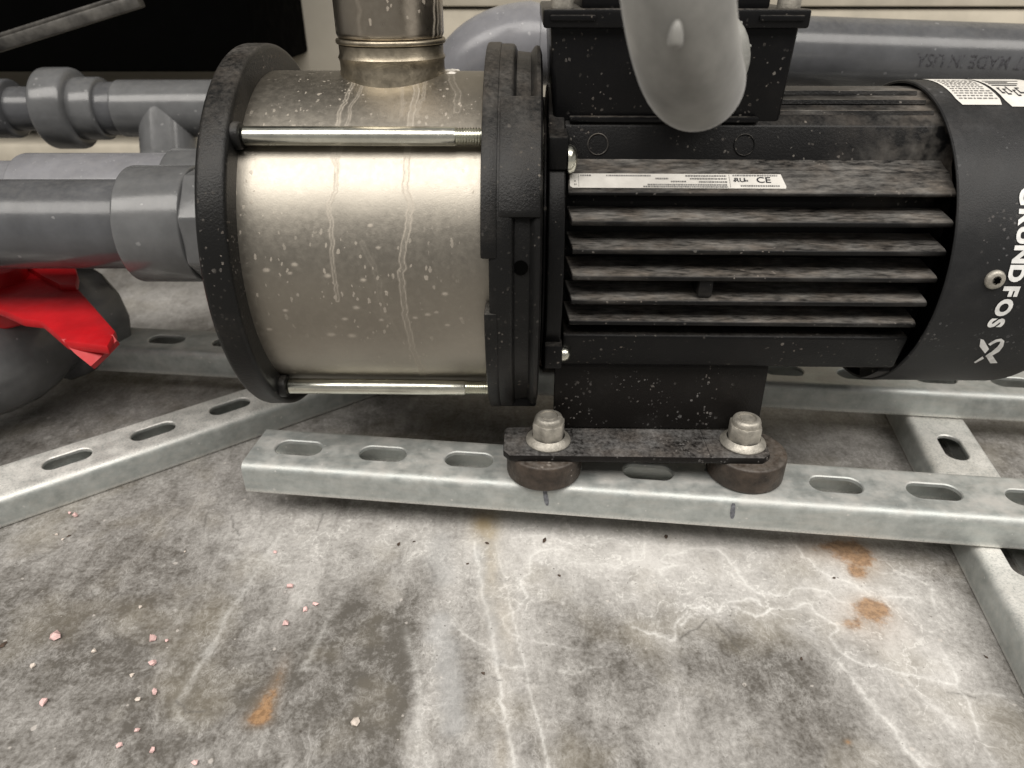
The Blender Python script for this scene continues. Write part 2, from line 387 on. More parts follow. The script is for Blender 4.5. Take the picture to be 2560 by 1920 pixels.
# ------------------------------------------------------------------ floor
c5 = lambda q: (q[0]*.3888, 1280+q[1]*.3888)
c6 = lambda q: (860+q[0]*.3888, 1280+q[1]*.3888)
c7 = lambda q: (1700+q[0]*.3888, 1280+q[1]*.3888)
cD = lambda q: (q[0]*1.1573, q[1]*1.1573)
def fl(q): return PZ(q[0], q[1], 0)[:2]
def build_floor():
    h = .00072
    xs = np.concatenate([np.linspace(-1.6, -.42, 24)[:-1], np.arange(-.42, .42, h), np.linspace(.42, 1.6, 24)])
    ys = np.concatenate([np.linspace(-1.2, -.27, 20)[:-1], np.arange(-.27, .09, h), np.linspace(.09, .62, 30)])
    X, Y = np.meshgrid(xs, ys, indexing='ij')
    V = np.stack([X, Y, 0*X], -1).reshape(-1, 3)
    me = grid_mesh('floor', V, len(xs), len(ys))
    # thick and thin dust, plus a soft cast shadow painted in at lower left; centres read off the photograph (2212-wide view coordinates)
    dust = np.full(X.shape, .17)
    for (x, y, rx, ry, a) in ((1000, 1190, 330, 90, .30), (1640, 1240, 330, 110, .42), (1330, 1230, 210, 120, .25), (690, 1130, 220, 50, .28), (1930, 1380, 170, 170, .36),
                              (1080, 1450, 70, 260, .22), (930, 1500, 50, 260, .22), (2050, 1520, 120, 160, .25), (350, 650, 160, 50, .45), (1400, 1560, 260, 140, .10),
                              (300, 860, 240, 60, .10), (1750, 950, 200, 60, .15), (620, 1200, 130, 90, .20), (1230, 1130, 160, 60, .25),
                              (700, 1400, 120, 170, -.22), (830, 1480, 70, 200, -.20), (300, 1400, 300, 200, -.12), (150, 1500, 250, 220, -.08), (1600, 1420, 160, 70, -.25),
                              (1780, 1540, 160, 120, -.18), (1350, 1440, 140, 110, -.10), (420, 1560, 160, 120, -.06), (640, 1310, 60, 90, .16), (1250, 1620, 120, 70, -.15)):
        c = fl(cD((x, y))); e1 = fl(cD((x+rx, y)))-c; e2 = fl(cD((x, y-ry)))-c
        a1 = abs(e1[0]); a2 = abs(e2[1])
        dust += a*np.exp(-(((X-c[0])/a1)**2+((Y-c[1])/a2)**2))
    line = np.zeros(X.shape); scr = np.zeros(X.shape); blue = np.zeros(X.shape); rust = np.zeros(X.shape); yel = np.zeros(X.shape)
    def stroke(arr, pts, width, amp, jit=.0004, soft=1.5):
        P = jitter([fl(q) for q in pts], jit, 3); width *= .62; d = dist_poly(X, Y, P, width*4)
        np.maximum(arr, amp*np.exp(-(d/width)**soft), out=arr)
    T7 = [([(30, 590), (80, 620), (150, 600), (210, 640), (240, 650), (270, 590), (320, 570), (400, 570), (440, 550), (500, 570), (520, 600)], .0011, .95),
          ([(340, 610), (420, 640), (490, 675), (550, 650), (580, 620), (700, 625), (750, 620), (780, 590), (830, 590), (870, 640), (940, 690), (1000, 720), (1020, 760), (960, 800), (990, 850), (1060, 920), (1130, 960), (1230, 990), (1300, 1000), (1440, 1040), (1560, 1060), (1700, 1100), (1770, 1110)], .0011, .9),
          ([(740, 210), (790, 280), (850, 330), (920, 390), (960, 410), (1050, 440), (1120, 460), (1170, 510), (1260, 540), (1380, 545), (1500, 550)], .0009, .8),
          ([(370, 390), (420, 460), (500, 520), (600, 530), (690, 540), (720, 500), (790, 485), (870, 495), (960, 510), (1000, 560), (1100, 600)], .0010, .8),
          ([(1700, 920), (1740, 980), (1780, 1060), (1770, 1110), (1820, 1170), (1860, 1240), (1890, 1340), (1920, 1440), (1960, 1520), (2020, 1620), (2040, 1700)], .0010, .7),
          ([(1770, 1130), (1880, 1165), (2000, 1170), (2080, 1180)], .0009, .55),
          ([(990, 940), (1080, 1030), (1150, 1130), (1200, 1200), (1280, 1300), (1380, 1400), (1440, 1510), (1500, 1580), (1580, 1660)], .0013, .75),
          ([(1440, 1050), (1520, 1150), (1600, 1230), (1700, 1300), (1760, 1380)], .0013, .5),
          ([(0, 260), (100, 230), (240, 240), (320, 330), (380, 380)], .0009, .7),
          ([(0, 740), (60, 670), (40, 620), (20, 600)], .0012, .8),
          ([(1210, 350), (1300, 400), (1420, 390), (1520, 430), (1620, 480), (1640, 640), (1700, 700)], .0010, .45)]
    T6 = [([(840, 190), (870, 380), (900, 560), (940, 720), (970, 900), (985, 1000), (1010, 1200), (1050, 1400), (1080, 1550), (1085, 1700)], .0012, .85),
          ([(980, 200), (1010, 350), (1060, 520), (1085, 650), (1120, 790), (1150, 920), (1180, 1060), (1230, 1280), (1280, 1480), (1310, 1700)], .0009, .7),
          ([(1085, 650), (1140, 590), (1180, 540), (1140, 470), (1150, 420), (1200, 390), (1195, 330), (1200, 290), (1260, 250), (1340, 235), (1420, 240)], .0010, .8),
          ([(1085, 640), (1020, 690), (1030, 740), (1090, 790), (1130, 800)], .0009, .65),
          ([(700, 710), (760, 770), (830, 820), (920, 870), (970, 930)], .0009, .6),
          ([(980, 950), (1030, 985), (1090, 1000), (1150, 995)], .0009, .6),
          ([(1080, 170), (1200, 155), (1320, 145), (1400, 190), (1480, 200)], .0009, .6),
          ([(1560, 210), (1700, 170), (1800, 180), (1850, 220), (1860, 310), (1900, 300), (1940, 200)], .0010, .65),
          ([(2212, 640), (2130, 720), (2120, 830), (2030, 800), (1950, 780), (1850, 740)], .0010, .75),
          ([(2212, 260), (2080, 270), (2040, 310), (2140, 345), (2050, 360), (2030, 390), (2080, 440)], .0009, .7),
          ([(400, 760), (430, 900), (470, 1050), (500, 1200), (470, 1380), (520, 1500), (540, 1640)], .0030, .35),
          ([(1440, 320), (1560, 330), (1680, 330), (1760, 360)], .0010, .5), ([(1200, 830), (1350, 850), (1500, 880)], .0009, .45),
          ([(1380, 1020), (1480, 1040), (1600, 1000), (1700, 980)], .0009, .4)]
    T5 = [([(1820, 120), (1700, 290), (1600, 460), (1450, 680), (1340, 900), (1230, 1080), (1150, 1220)], .0013, .6), ([(2212, 530), (2100, 700), (2030, 850), (1960, 1000)], .0012, .5),
          ([(1370, 260), (1500, 290), (1680, 310), (1870, 350)], .0008, .5), ([(1320, 150), (1450, 165), (1570, 150)], .0008, .45), ([(1120, 1230), (1160, 1330), (1230, 1400)], .001, .4)]
    halo = np.zeros(X.shape)
    for L, c in ((T7, c7), (T6, c6), (T5, c5)):
        for pts, wd, am in L:
            if L is T5: stroke(line, [c(q) for q in pts], wd*2.4, am*.55, .0003, 1.2)
            else:
                stroke(line, [c(q) for q in pts], wd, am*.8)
                t_ = np.zeros(X.shape); stroke(t_, [c(q) for q in pts], .0075, 1, .0006, 1.6); np.maximum(halo, am*t_, out=halo)
    for pts, c in (([(1340, 0), (1320, 60), (1310, 110)], c5), ([(1490, 20), (1500, 100), (1540, 150)], c5), ([(2080, 10), (2040, 120)], c5), ([(170, 690), (0, 820)], c7), ([(230, 720), (400, 890)], c7),
                   ([(1720, 1160), (1900, 1195)], c7), ([(950, 1060), (1015, 1085)], c6), ([(1130, 1215), (1210, 1290), (1320, 1280)], c5)):
        stroke(scr, [c(q) for q in pts], .0007, .7, .0004)
    for pts, wd, am in (([(620, 700), (660, 950), (700, 1150), (700, 1370)], .010, .38), ([(890, 220), (930, 500), (1000, 960)], .006, .30), ([(620, 180), (640, 420)], .012, .25)):
        stroke(blue, [c6(q) for q in pts], wd, am, .002, 3)
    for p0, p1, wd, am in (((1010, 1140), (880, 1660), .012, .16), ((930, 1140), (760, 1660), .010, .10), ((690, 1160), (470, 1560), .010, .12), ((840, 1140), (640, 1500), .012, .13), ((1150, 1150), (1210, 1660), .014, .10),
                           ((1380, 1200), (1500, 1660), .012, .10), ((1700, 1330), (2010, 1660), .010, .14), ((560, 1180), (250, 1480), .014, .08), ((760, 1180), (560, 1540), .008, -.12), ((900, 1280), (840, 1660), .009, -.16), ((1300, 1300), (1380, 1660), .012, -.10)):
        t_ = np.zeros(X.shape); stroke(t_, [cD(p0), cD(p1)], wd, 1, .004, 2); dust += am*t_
    def blob(arr, q, rx, ry, a):
        c = fl(q); e1 = abs((fl((q[0]+rx, q[1]))-c)[0]); e2 = abs((fl((q[0], q[1]-ry))-c)[1])
        arr += a*np.exp(-(((X-c[0])/e1)**2+((Y-c[1])/e2)**2))
    for q, rx, ry, a in ((cD((1850, 1200)), 46, 40, 1.0), (cD((1795, 1185)), 90, 30, .6), (cD((1852, 1240)), 22, 18, .8), (cD((1885, 1312)), 40, 28, 1.0), (cD((1875, 1340)), 80, 55, .5), (cD((1840, 1350)), 24, 12, .6),
                         (cD((558, 1552)), 30, 20, 1.0), (cD((575, 1520)), 24, 34, .8), (cD((600, 1470)), 18, 50, .4), (cD((1832, 1603)), 9, 7, .9), (cD((1000, 990)), 90, 40, .30), (cD((1190, 900)), 80, 30, .35), (cD((1040, 1125)), 24, 24, .45)):
        blob(rust, q, rx, ry, a)
    for q, rx, ry, a in ((cD((1048, 1130)), 34, 40, .8), (cD((1060, 1220)), 20, 100, .35), (cD((1090, 1340)), 26, 100, .22), (cD((860, 960)), 70, 26, .4), (cD((1085, 1620)), 20, 60, .2)):
        blob(yel, q, rx, ry, a)
    dust += .17*halo
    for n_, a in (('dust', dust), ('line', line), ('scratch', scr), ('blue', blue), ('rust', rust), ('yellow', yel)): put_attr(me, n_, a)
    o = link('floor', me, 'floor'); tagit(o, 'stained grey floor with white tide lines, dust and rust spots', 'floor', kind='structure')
build_floor()

# ------------------------------------------------------------------ wall behind, dark opening, bar
wl = mk('wall', boxbm((-1.6, .56, -.01), (1.6, .62, 1.0)), 'wall'); tagit(wl, 'beige wall behind the pipes', 'wall', kind='structure')
b1 = mk('wall_board', boxbm((-.10, .535, .200), (1.5, .5597, .2535), .002), 'board'); tagit(b1, 'cream horizontal wall board right above the long grey pipe', 'board')
b2 = mk('wall_board', boxbm((-.10, .530, .2565), (1.5, .5597, .345), .002), 'board'); tagit(b2, 'cream horizontal wall board running above the dark seam', 'board')
b3 = mk('wall_ledge', boxbm((-1.4, .40, .085), (-.12, .5597, .128), .004), 'board'); tagit(b3, 'tan ledge along the wall behind the union pipe', 'ledge')
e = PYP(768, 100, .5597)
cb = mk('dark_opening', boxbm((-1.3, .36, .205), (e[0], .5597, .95), .004), 'void'); tagit(cb, 'black box standing in for the dark opening above the left pipes', 'opening')  # flat black box stands in for the unlit depth of an opening
A, B = PYP(-60, 132, .22), PYP(352, 2, .22)
d = (B-A)/np.linalg.norm(B-A)
def bar_m(A, d):
    D, U, V = frame(d); m = Matrix((D, U, V)).transposed().to_4x4(); m.translation = Vector(A); return m
bar = boxbm((0, -.0055, -.0045), (float(np.linalg.norm(B-A)), .0055, .0045), .0015)
boxbm((.02, -.0035, .0045), (float(np.linalg.norm(B-A))*.98, .0035, .0075), .001, bm=bar)
bar.transform(bar_m(A, d)); o = mk('lever_bar', bar, 'lever'); tagit(o, 'dark grey slanting bar against the dark opening', 'bar')

# ------------------------------------------------------------------ slotted rails
RW, RH, RT, PITCHS = .0205, .0208, .0025, .0520
def rail(name, p, ang, length, ztop, first, label, group):
    """p = plan point of the start of the centre line, slots start at distance first"""
    bm = bmesh.new(); hw = RW-.0048
    cuts = [0.0]; cells = []
    s = first-PITCHS/2
    while s+PITCHS < length:
        if s > 0: cells.append((s, s+PITCHS))
        s += PITCHS
    sl, sw = .0143, .0071
    def plate(a, b):
        for z in (0, -RT):
            bm.faces.new([bm.verts.new(q) for q in ((a, -hw, z), (b, -hw, z), (b, hw, z), (a, hw, z))])
    if cells[0][0] > 1e-5: plate(0, cells[0][0])
    if cells[-1][1] < length: plate(cells[-1][1], length)
    for (a, b) in cells:
        m = (a+b)/2; N = 28; inn = []; out = []
        for k in range(N):
            t = 2*math.pi*(k+.5)/N; c, q = math.cos(t), math.sin(t)
            ix = (sl-sw)*(1 if c > 0 else -1)+sw*c; inn.append((m+ix, sw*q))
            # matching point on the cell rectangle
            L = PITCHS/2; k1 = min(L/abs(c) if abs(c) > 1e-6 else 1e9, hw/abs(q)*1.0 if abs(q) > 1e-6 else 1e9)
            out.append((m+c*k1, q*k1))
        # put rectangle corners exactly on the outline
        for sx in (-1, 1):
            for sy in (-1, 1):
                j = min(range(N), key=lambda i: (out[i][0]-m-sx*PITCHS/2)**2+(out[i][1]-sy*hw)**2); out[j] = (m+sx*PITCHS/2, sy*hw)
        r1 = .0006
        grow = [(m+(x-m)*(1+r1/sl), y*(1+r1/sw)) for x, y in inn]
        rows = [[bm.verts.new((x, y, 0)) for x, y in out], [bm.verts.new((x, y, 0)) for x, y in grow], [bm.verts.new((x, y, -r1)) for x, y in inn],
                [bm.verts.new((x, y, -RT)) for x, y in inn], [bm.verts.new((x, y, -RT)) for x, y in out]]
        for i in range(4):
            for k in range(N): bm.faces.new((rows[i][k], rows[i][(k+1) % N], rows[i+1][(k+1) % N], rows[i+1][k]))
    pro = [(hw, 0)]+[(hw+.0048*math.sin(t), -.0048+.0048*math.cos(t)) for t in (math.pi/2*k/7 for k in range(1, 8))]
    pro += [(RW, -RH+.0025)]+[(RW-.0025+.0025*math.cos(t), -RH+.0025-.0025*math.sin(t)) for t in (math.pi/2*k/4 for k in range(1, 5))]
    pro += [(RW-.009, -RH), (RW-.009, -RH+.0022), (RW-RT, -RH+.0024), (RW-RT, -.0048), (RW-RT-.0010, -.0034), (hw, -RT)]
    for sgn in (1, -1):
        A = [bm.verts.new((0, sgn*y, z)) for y, z in pro]; B = [bm.verts.new((length, sgn*y, z)) for y, z in pro]
        for i in range(len(pro)-1): bm.faces.new((A[i], B[i], B[i+1], A[i+1]))
        bm.faces.new(A); bm.faces.new(B)
    bmesh.ops.remove_doubles(bm, verts=bm.verts, dist=1e-5)
    bm.transform(Matrix.Translation((p[0], p[1], ztop)) @ Matrix.Rotation(ang, 4, 'Z'))
    o = mk(name, bm, 'galv'); tagit(o, label, 'rail', group); return o
RZ = .0418
# front rail: plan line through its slots
fa = math.atan2(-.0424, .3699); f0 = np.array([-.1286, -.0506]); fd = np.array([math.cos(fa), math.sin(fa)])
st = .0275
front = rail('slotted_rail', f0-fd*st, fa, .62, RZ, st, 'galvanised slotted rail under the bolted pump foot, with two pen marks on its side', 'slotted rails')
ra = math.atan2(-.0174, .1603); r0 = np.array([.1954, .0458]); rd = np.array([math.cos(ra), math.sin(ra)])
rear = rail('slotted_rail', r0-rd*.78, ra, 1.35, RZ, .78-.052*14, 'galvanised slotted rail passing behind the pump under its motor', 'slotted rails')
DZ = .0208
sl = [PZ(*cD(q), DZ)[:2] for q in ((145, 990), (330, 930), (495, 877))]
dd = (sl[2]-sl[0])/np.linalg.norm(sl[2]-sl[0]); da = math.atan2(dd[1], dd[0])
diag = rail('slotted_rail', sl[0]-dd*.26, da, .62, DZ-.0002, .26-.052*4, 'galvanised slotted rail lying slantwise on the floor below the suction pipe', 'slotted rails')
k1, k2 = PZ(2310, 1175, DZ)[:2], PZ(2560, 1745, DZ)[:2]
q1 = PZ(2383, 1117, DZ)[:2]
cdv = np.array([.19, 1.0]); cdv /= np.linalg.norm(cdv); ca = math.atan2(cdv[1], cdv[0])
cross = rail('slotted_rail', q1-cdv*.36, ca, .62, DZ-.0002, .36-.052*6, 'galvanised slotted rail on the floor crossing beneath the two long rails', 'slotted rails')
# pen marks on the front face of the front rail
for (x0, y0), (x1, y1) in (((1361, 1222), (1368, 1264)), ((1834, 1258), (1830, 1297))):
    bm = bmesh.new(); nrm = Vector((fd[1], -fd[0], 0)); tan = Vector((fd[0], fd[1], 0))
    # intersect the pixel rays with the rail's front face
    pl = Vector((f0[0], f0[1], 0))+nrm*(RW+.00025)
    pts = []
    for t in np.linspace(0, 1, 7):
        r = Vector(ray(x0+(x1-x0)*t, y0+(y1-y0)*t)); k = nrm.dot(pl-Vector(O))/nrm.dot(r); pts.append(Vector(O)+r*k)
    wd = [.0007, .0011, .0012, .0013, .0013, .0012, .0006]
    L = [bm.verts.new(q-tan*w_) for q, w_ in zip(pts, wd)]; R_ = [bm.verts.new(q+tan*w_) for q, w_ in zip(pts, wd)]
    for i in range(6): bm.faces.new((L[i], R_[i], R_[i+1], L[i+1]))
    mk('pen_mark', bm, 'marker', front)

# ------------------------------------------------------------------ the pump
pump = thing('water_pump', (0.075, 0, RZ), 'horizontal multistage water pump with stainless steel barrel and black finned motor', 'pump')
XF.append(Matrix.Translation((0.0012, 0, AX)) @ Matrix.Rotation(math.radians(-1.1), 4, 'Z'))
R = .100
# suction flange: rounded cast disc
XL, XR, XFL = -.142, -.1275, -.0102
bm = lathe(bmesh.new(), rprof(XL, XR, R, .003, 4), segs=128, caps=False)
lathe(bm, [(XL, R-.003), (XL-.0035, R-.016), (XL-.0035, .045)], segs=128, caps=False); lathe(bm, [(XR, R-.003), (XR-.0006, .03)], segs=128, caps=False)
bmesh.ops.remove_doubles(bm, verts=bm.verts, dist=1e-6)
sf = mk('suction_flange', bm, 'cast', pump); tagit(sf, 'black cast suction flange')
bm = lathe(bmesh.new(), [(XL-.006, .041), (XL-.006, .043), (XL, .043)], segs=64, caps=False); lathe(bm, [(XL-.006, .041), (XL-.006, .02)], segs=64, caps=False)
mk('suction_port', bm, 'cast', sf)
for a in (46, -46, 134, -134):
    y, z = -.0925*math.cos(math.radians(a)), .0925*math.sin(math.radians(a))
    mk('rod_boss', lathe(bmesh.new(), rprof(XR-.001, XR+.0035, .0062, .0012), (0, y, z), segs=32), 'cast', sf)
# stainless barrel with a painted-on record of the dried drips
def barrel():
    r = .0868
    xs = np.arange(XR-.001, XFL+.004, .0005)
    ph = np.concatenate([np.arange(-100, 100, .4), np.arange(100, 260, 4.)])*math.pi/180
    Xg, Pg = np.meshgrid(xs, ph, indexing='ij')
    ox = np.minimum((Xg-xs[0]), 0.004); rr = r+0*Xg
    V = np.stack([Xg, -rr*np.cos(Pg), rr*np.sin(Pg)], -1).reshape(-1, 3)
    me = grid_mesh('barrel', V, len(xs), len(ph), wrap_v=True)
    u = lambda q: (640+q[0]*.28933, q[1]*.28933); l = lambda q: (640+q[0]*.28933, 480+q[1]*.28933)
    drip = np.zeros(Xg.shape); S = Pg*r
    def run(pts, wd, am, edge=0):
        P = []
        for q in pts:
            X_, a_ = PCYL(*q, r); P.append((X_, a_*r))
        P = jitter(P, .0004, 2); dd_ = dist_poly(Xg, S, P, wd*4)
        wd *= .6 if edge else 1; v = am*np.exp(-(dd_/wd)**4)*(.22 if edge else 1)
        if edge: v = np.maximum(v, am*np.exp(-((dd_-wd)/(.00030))**2))
        np.maximum(drip, v, out=drip)
    run([u(q) for q in ((860, 470), (880, 600), (820, 720), (770, 830), (730, 920), (705, 1010), (672, 1200), (660, 1300), (655, 1350), (690, 1480), (690, 1659))]+[l(q) for q in ((640, 90), (625, 180), (650, 330), (665, 430), (655, 560), (670, 700), (690, 850), (705, 950))], .0011, .62, 1)
    run([u(q) for q in ((950, 470), (930, 550), (920, 680), (880, 800), (800, 1000), (740, 1200), (720, 1300), (700, 1500), (700, 1600))], .0009, .45, 1)
    run([u(q) for q in ((1320, 470), (1330, 560), (1370, 660), (1370, 760), (1350, 900), (1330, 1010), (1325, 1260), (1300, 1400), (1300, 1520), (1290, 1650))]+[l(q) for q in ((1340, 120), (1330, 250), (1300, 400), (1270, 550), (1250, 700), (1270, 850), (1290, 1000), (1310, 1130), (1340, 1300), (1380, 1420), (1430, 1550), (1450, 1610))], .0019, .75, 1)
    run([u(q) for q in ((1440, 640), (1440, 820), (1400, 900), (1390, 1010))], .0009, .4, 1)
    run([u(q) for q in ((1240, 640), (1245, 760), (1250, 1000))], .0008, .35, 1)
    run([u(q) for q in ((1640, 630), (1690, 730), (1730, 850), (1730, 960))], .0022, .35, 1)
    run([u(q) for q in ((1600, 600), (1650, 620), (1720, 600))], .0035, .7)
    run([l(q) for q in ((920, 450), (990, 600), (1050, 750), (1070, 900), (1100, 1030), (1150, 1110), (1220, 1230))], .0016, .14, 1)
    for q, s_ in (((85, 690), .0018), ((250, 1040), .0014), ((110, 1205), .0016), ((620, 735), .0018), ((650, 1245), .0024), ((830, 1255), .0024), ((770, 1110), .0016), ((930, 770), .0016), ((870, 1010), .0018), ((1090, 1115), .0013), ((1640, 885), .0016),
                  ((1490, 1065), .0016), ((1660, 1155), .0014), ((1380, 1095), .0013), ((1565, 1045), .0012), ((1890, 1330), .0012), ((990, 300), .0013), ((290, 715), .0012), ((330, 640), .0016), ((1060, 490), .0012)):
        X_, a_ = PCYL(*l(q), r); k = np.hypot((Xg-X_)/1.7, S-a_*r); np.maximum(drip, .8*np.exp(-(k/(s_*.55))**4), out=drip)
    put_attr(me, 'drip', drip)
    return link('barrel', me, 'steel', pump)
bar_ = barrel(); tagit(bar_, 'stainless steel barrel with dried drip marks')
# discharge neck, ring and pipe
nx = -.0632; pp = PCYL
bm = lathe(bmesh.new(), [(.060, .0276), (.086, .0274), (.089, .0268), (.0925, .0268), (.0942, .0275), (.0960, .0266), (.1, .0266)], (nx, 0, 0), (0, 0, 1), 72, caps=False)
neck = mk('outlet_neck', bm, 'heat', bar_)
def neck_pipe():
    r = .0272; zs = np.arange(.1035, .26, .0008); ph = np.concatenate([np.arange(-110, 110, 1.5), np.arange(110, 250, 6.)])*math.pi/180
    Z, P_ = np.meshgrid(zs, ph, indexing='ij'); rr = r-.0008*np.exp(-((Z-.1035)/.0009)**2)
    V = np.stack([nx+rr*np.sin(P_), -rr*np.cos(P_), Z], -1).reshape(-1, 3)
    me = grid_mesh('outlet_pipe', V, len(zs), len(ph), True); drip = np.zeros(Z.shape); S = P_*r
    for a, wd, am in ((.016, .0030, .35), (.030, .0007, .8), (.034, .0006, .7), (.039, .0008, .9), (-.01, .001, .15)):
        Pl = jitter([(a+.001*math.sin(k*1.7), .27-.17*k/6) for k in range(7)], .0006, 3); d_ = dist_poly(S, Z, Pl, wd*4); np.maximum(drip, am*np.exp(-(d_/wd)**3), out=drip)
    put_attr(me, 'drip', drip); return link('outlet_pipe', me, 'steel_pipe', pump)
op = neck_pipe()
mk('seal_ring', lathe(bmesh.new(), rprof(.1004, .1030, .0279, .001), (nx, 0, 0), (0, 0, 1), 72), 'heat', op)
# limescale crust at the foot of the neck
bm = bmesh.new()
for k in range(9):
    t = random.random(); X_, a_ = PCYL(640+(1600+130*t)*.2893, (560+80*random.random())*.2893, .087)
    s = random.uniform(.0010, .0022); b = bmesh.new(); bmesh.ops.create_icosphere(b, subdivisions=2, radius=s)
    for v in b.verts: v.co *= random.uniform(.8, 1.2)
    b.transform(Matrix.Translation((X_, -.0868*math.cos(a_), .0868*math.sin(a_))) @ Matrix.Diagonal((1.3, 1.1, .5, 1))); join(bm, b)
mk('limescale_crust', bm, 'lime', bar_)
# tie rods
for a in (46, -46, 134, -134):
    y, z = -.0925*math.cos(math.radians(a)), .0925*math.sin(math.radians(a))
    pr = [(XR+.001, .0030), (XR+.0035, .0030), (XR+.0042, .0040), (XR+.005, .0043), (-.0262, .0043), (-.0256, .0039)]
    tr = mk('tie_rod', lathe(bmesh.new(), pr, (0, y, z), segs=40), 'zinc', pump)
    th = []
    x = -.0258
    while x < XFL+.002:
        th += [(x, .00345), (x+.00055, .0041), (x+.0007, .0041)]; x += .00125
    mk('thread', lathe(bmesh.new(), th, (0, y, z), segs=32), 'zinc', tr)
# drive-side flange: ring, recessed waist with a raised boss
pr = [(XFL+.006, .06), (XFL+.001, R-.016)]+rprof(XFL, XFL+.0115, R, .0025, 3)[1:]+[(XFL+.012, R-.0035), (.0085, R-.0042), (.0105, R-.0015), (.0115, R-.0008), (.0132, R-.0012), (.0142, R-.004), (.0142, .06)]
df = mk('drive_flange', lathe(bmesh.new(), pr, segs=144, caps=False), 'cast', pump); tagit(df, 'thick black cast flange between barrel and motor')
def arcblock(r0, r1, a0, a1, x0, x1, bev, n=18):
    b = bmesh.new(); ring = []
    for k in range(n+1):
        a = math.radians(a0+(a1-a0)*k/n); c, s = -math.cos(a), math.sin(a)
        ring.append([b.verts.new(q) for q in ((x0, r0*c, r0*s), (x1, r0*c, r0*s), (x1, r1*c, r1*s), (x0, r1*c, r1*s))])
    for A, B in zip(ring[:-1], ring[1:]):
        for i in range(4): b.faces.new((A[i], A[(i+1) % 4], B[(i+1) % 4], B[i]))
    b.faces.new(ring[0]); b.faces.new(ring[-1][::-1])
    bmesh.ops.recalc_face_normals(b, faces=b.faces)
    es = [e_ for e_ in b.edges if len(e_.link_faces) == 2 and e_.calc_face_angle() > .6]
    bmesh.ops.bevel(b, geom=es, offset=bev, segments=2, affect='EDGES', profile=.5); return b
mk('flange_boss', arcblock(.09, .1006, 22, 56, XFL+.0045, .0135, .0012), 'cast', df)
mk('flange_boss', arcblock(.09, .1004, -100, -58, XFL+.003, .0138, .0012), 'cast', df)
na, nb = math.degrees(PCYL(1213, 648, R)[1]), math.degrees(PCYL(1222, 785, R)[1])
mk('flange_rib', arcblock(.088, .1007, na, 100, XFL-.0034, XFL+.004, .0010, 30), 'cast', df)
mk('flange_rib', arcblock(.088, .1007, -110, nb, XFL-.0022, XFL+.004, .0010, 30), 'cast', df)
bm = lathe(bmesh.new(), [(-.0002, .0001), (-.0002, .0034)], (.0046, -.0970*math.cos(math.radians(9)), .0970*math.sin(math.radians(9))), (0, -1, .16), 28, caps=False)
mk('drain_hole', bm, 'void', df)
# motor end plate
bm = lathe(bmesh.new(), rprof(.0150, .0168, .074, .0006), segs=96, caps=False)
mk('gasket_ring', bm, 'paint', pump)
ep = mk('motor_end_plate', lathe(bmesh.new(), rprof(.0172, .0252, .0805, .0008)[:], segs=96), 'paint', pump)
mk('plate_lug', boxbm((.0170, -.064, .0515), (.0262, -.035, .0665), .0012), 'paint', ep)
mk('plate_lug', boxbm((.0170, -.078, -.047), (.0262, -.040, -.0335), .0012), 'paint', ep)
for y, z, r_ in ((-.0585, .0555, .0066), (-.0700, -.0420, .0042)):
    pr = [(0, r_), (.0012, r_), (.003, r_*.88), (.0042, r_*.6), (.0047, .0008)]
    mk('screw', lathe(bmesh.new(), pr, (.0262, y, z), segs=28), 'zinc', ep)
# motor housing: core with ledges and separate cooling fins
def sideprof():
    half = [(.004, .0800), (-.012, .0796), (-.0135, .0775), (-.0225, .0768), (-.0245, .0742), (-.0330, .0728), (-.0385, .0690), (-.0405, .0676), (-.0448, .0530), (-.0456, .0500), (-.0500, .0440), (-.0540, .034),
            (-.0555, .010), (-.0555, -.012), (-.0540, -.030), (-.052, -.0500), (-.040, -.0625), (-.02, -.068)]
    back = [(.02, -.068), (.052, -.050), (.07, -.02), (.074, 0), (.07, .03), (.052, .055), (.03, .072)]
    return half+back
mh = mk('motor_housing', prism(sideprof(), 0, .0252, .2140, .0007), 'paint', pump, ang=30); tagit(mh, 'black ribbed motor housing')
ledge = mk('label_ledge', prism([(-.0440, .0530), (-.0480, .0510), (-.0545, .0491), (-.0655, .0421), (-.0661, .0412), (-.0652, .0400), (-.0440, .0415)], 0, .0266, .2085, .0006), 'fin', mh)
for y, z in ((-.0128, .0790), (-.0236, .0762), (-.0337, .0727)):
    mk('housing_ridge', prism([(y+.0012, z-.0008), (y+.0008, z+.0009), (y-.0004, z+.0009), (y-.0010, z-.0010)], 0, .1300, .2040, 0), 'fin', mh)
tips = [(-.0722, .0302), (-.0762, .0176), (-.0781, .0049), (-.0779, -.0078), (-.0756, -.0201)]
for i, (y, z) in enumerate(tips):
    b = bmesh.new(); yi = -.054; x0, x1 = .0266, .2090-.0012*i
    outl = [(yi, z+.0018), (y+.002, z+.0004), (y, z-.0004), (y, z-.0022), (y+.001, z-.0030), (yi, z-.0040)]
    b = prism(outl, 0, x0, x1, 0)
    for v in b.verts:                                   # left ends are chamfered back towards the core
        if v.co.y < -.06:
            if v.co.x < .1: v.co.x += .0030*(-v.co.y-.06)/.018
            else: v.co.x -= .0020*(-v.co.y-.06)/.018
    bmesh.ops.bevel(b, geom=[e_ for e_ in b.edges], offset=.0004, segments=1, affect='EDGES')
    mk('cooling_fin', b, 'fin', mh)
mk('lower_panel', prism([(-.052, -.0285), (-.0705, -.0296), (-.0718, -.0312), (-.0665, -.0500), (-.0640, -.0518), (-.045, -.0540)], 0, .0266, .2030, .0008), 'paint', mh)
mk('fin_lug', boxbm((.0915, -.0765, -.0068), (.0985, -.060, .0030), .0008), 'fin', mh)
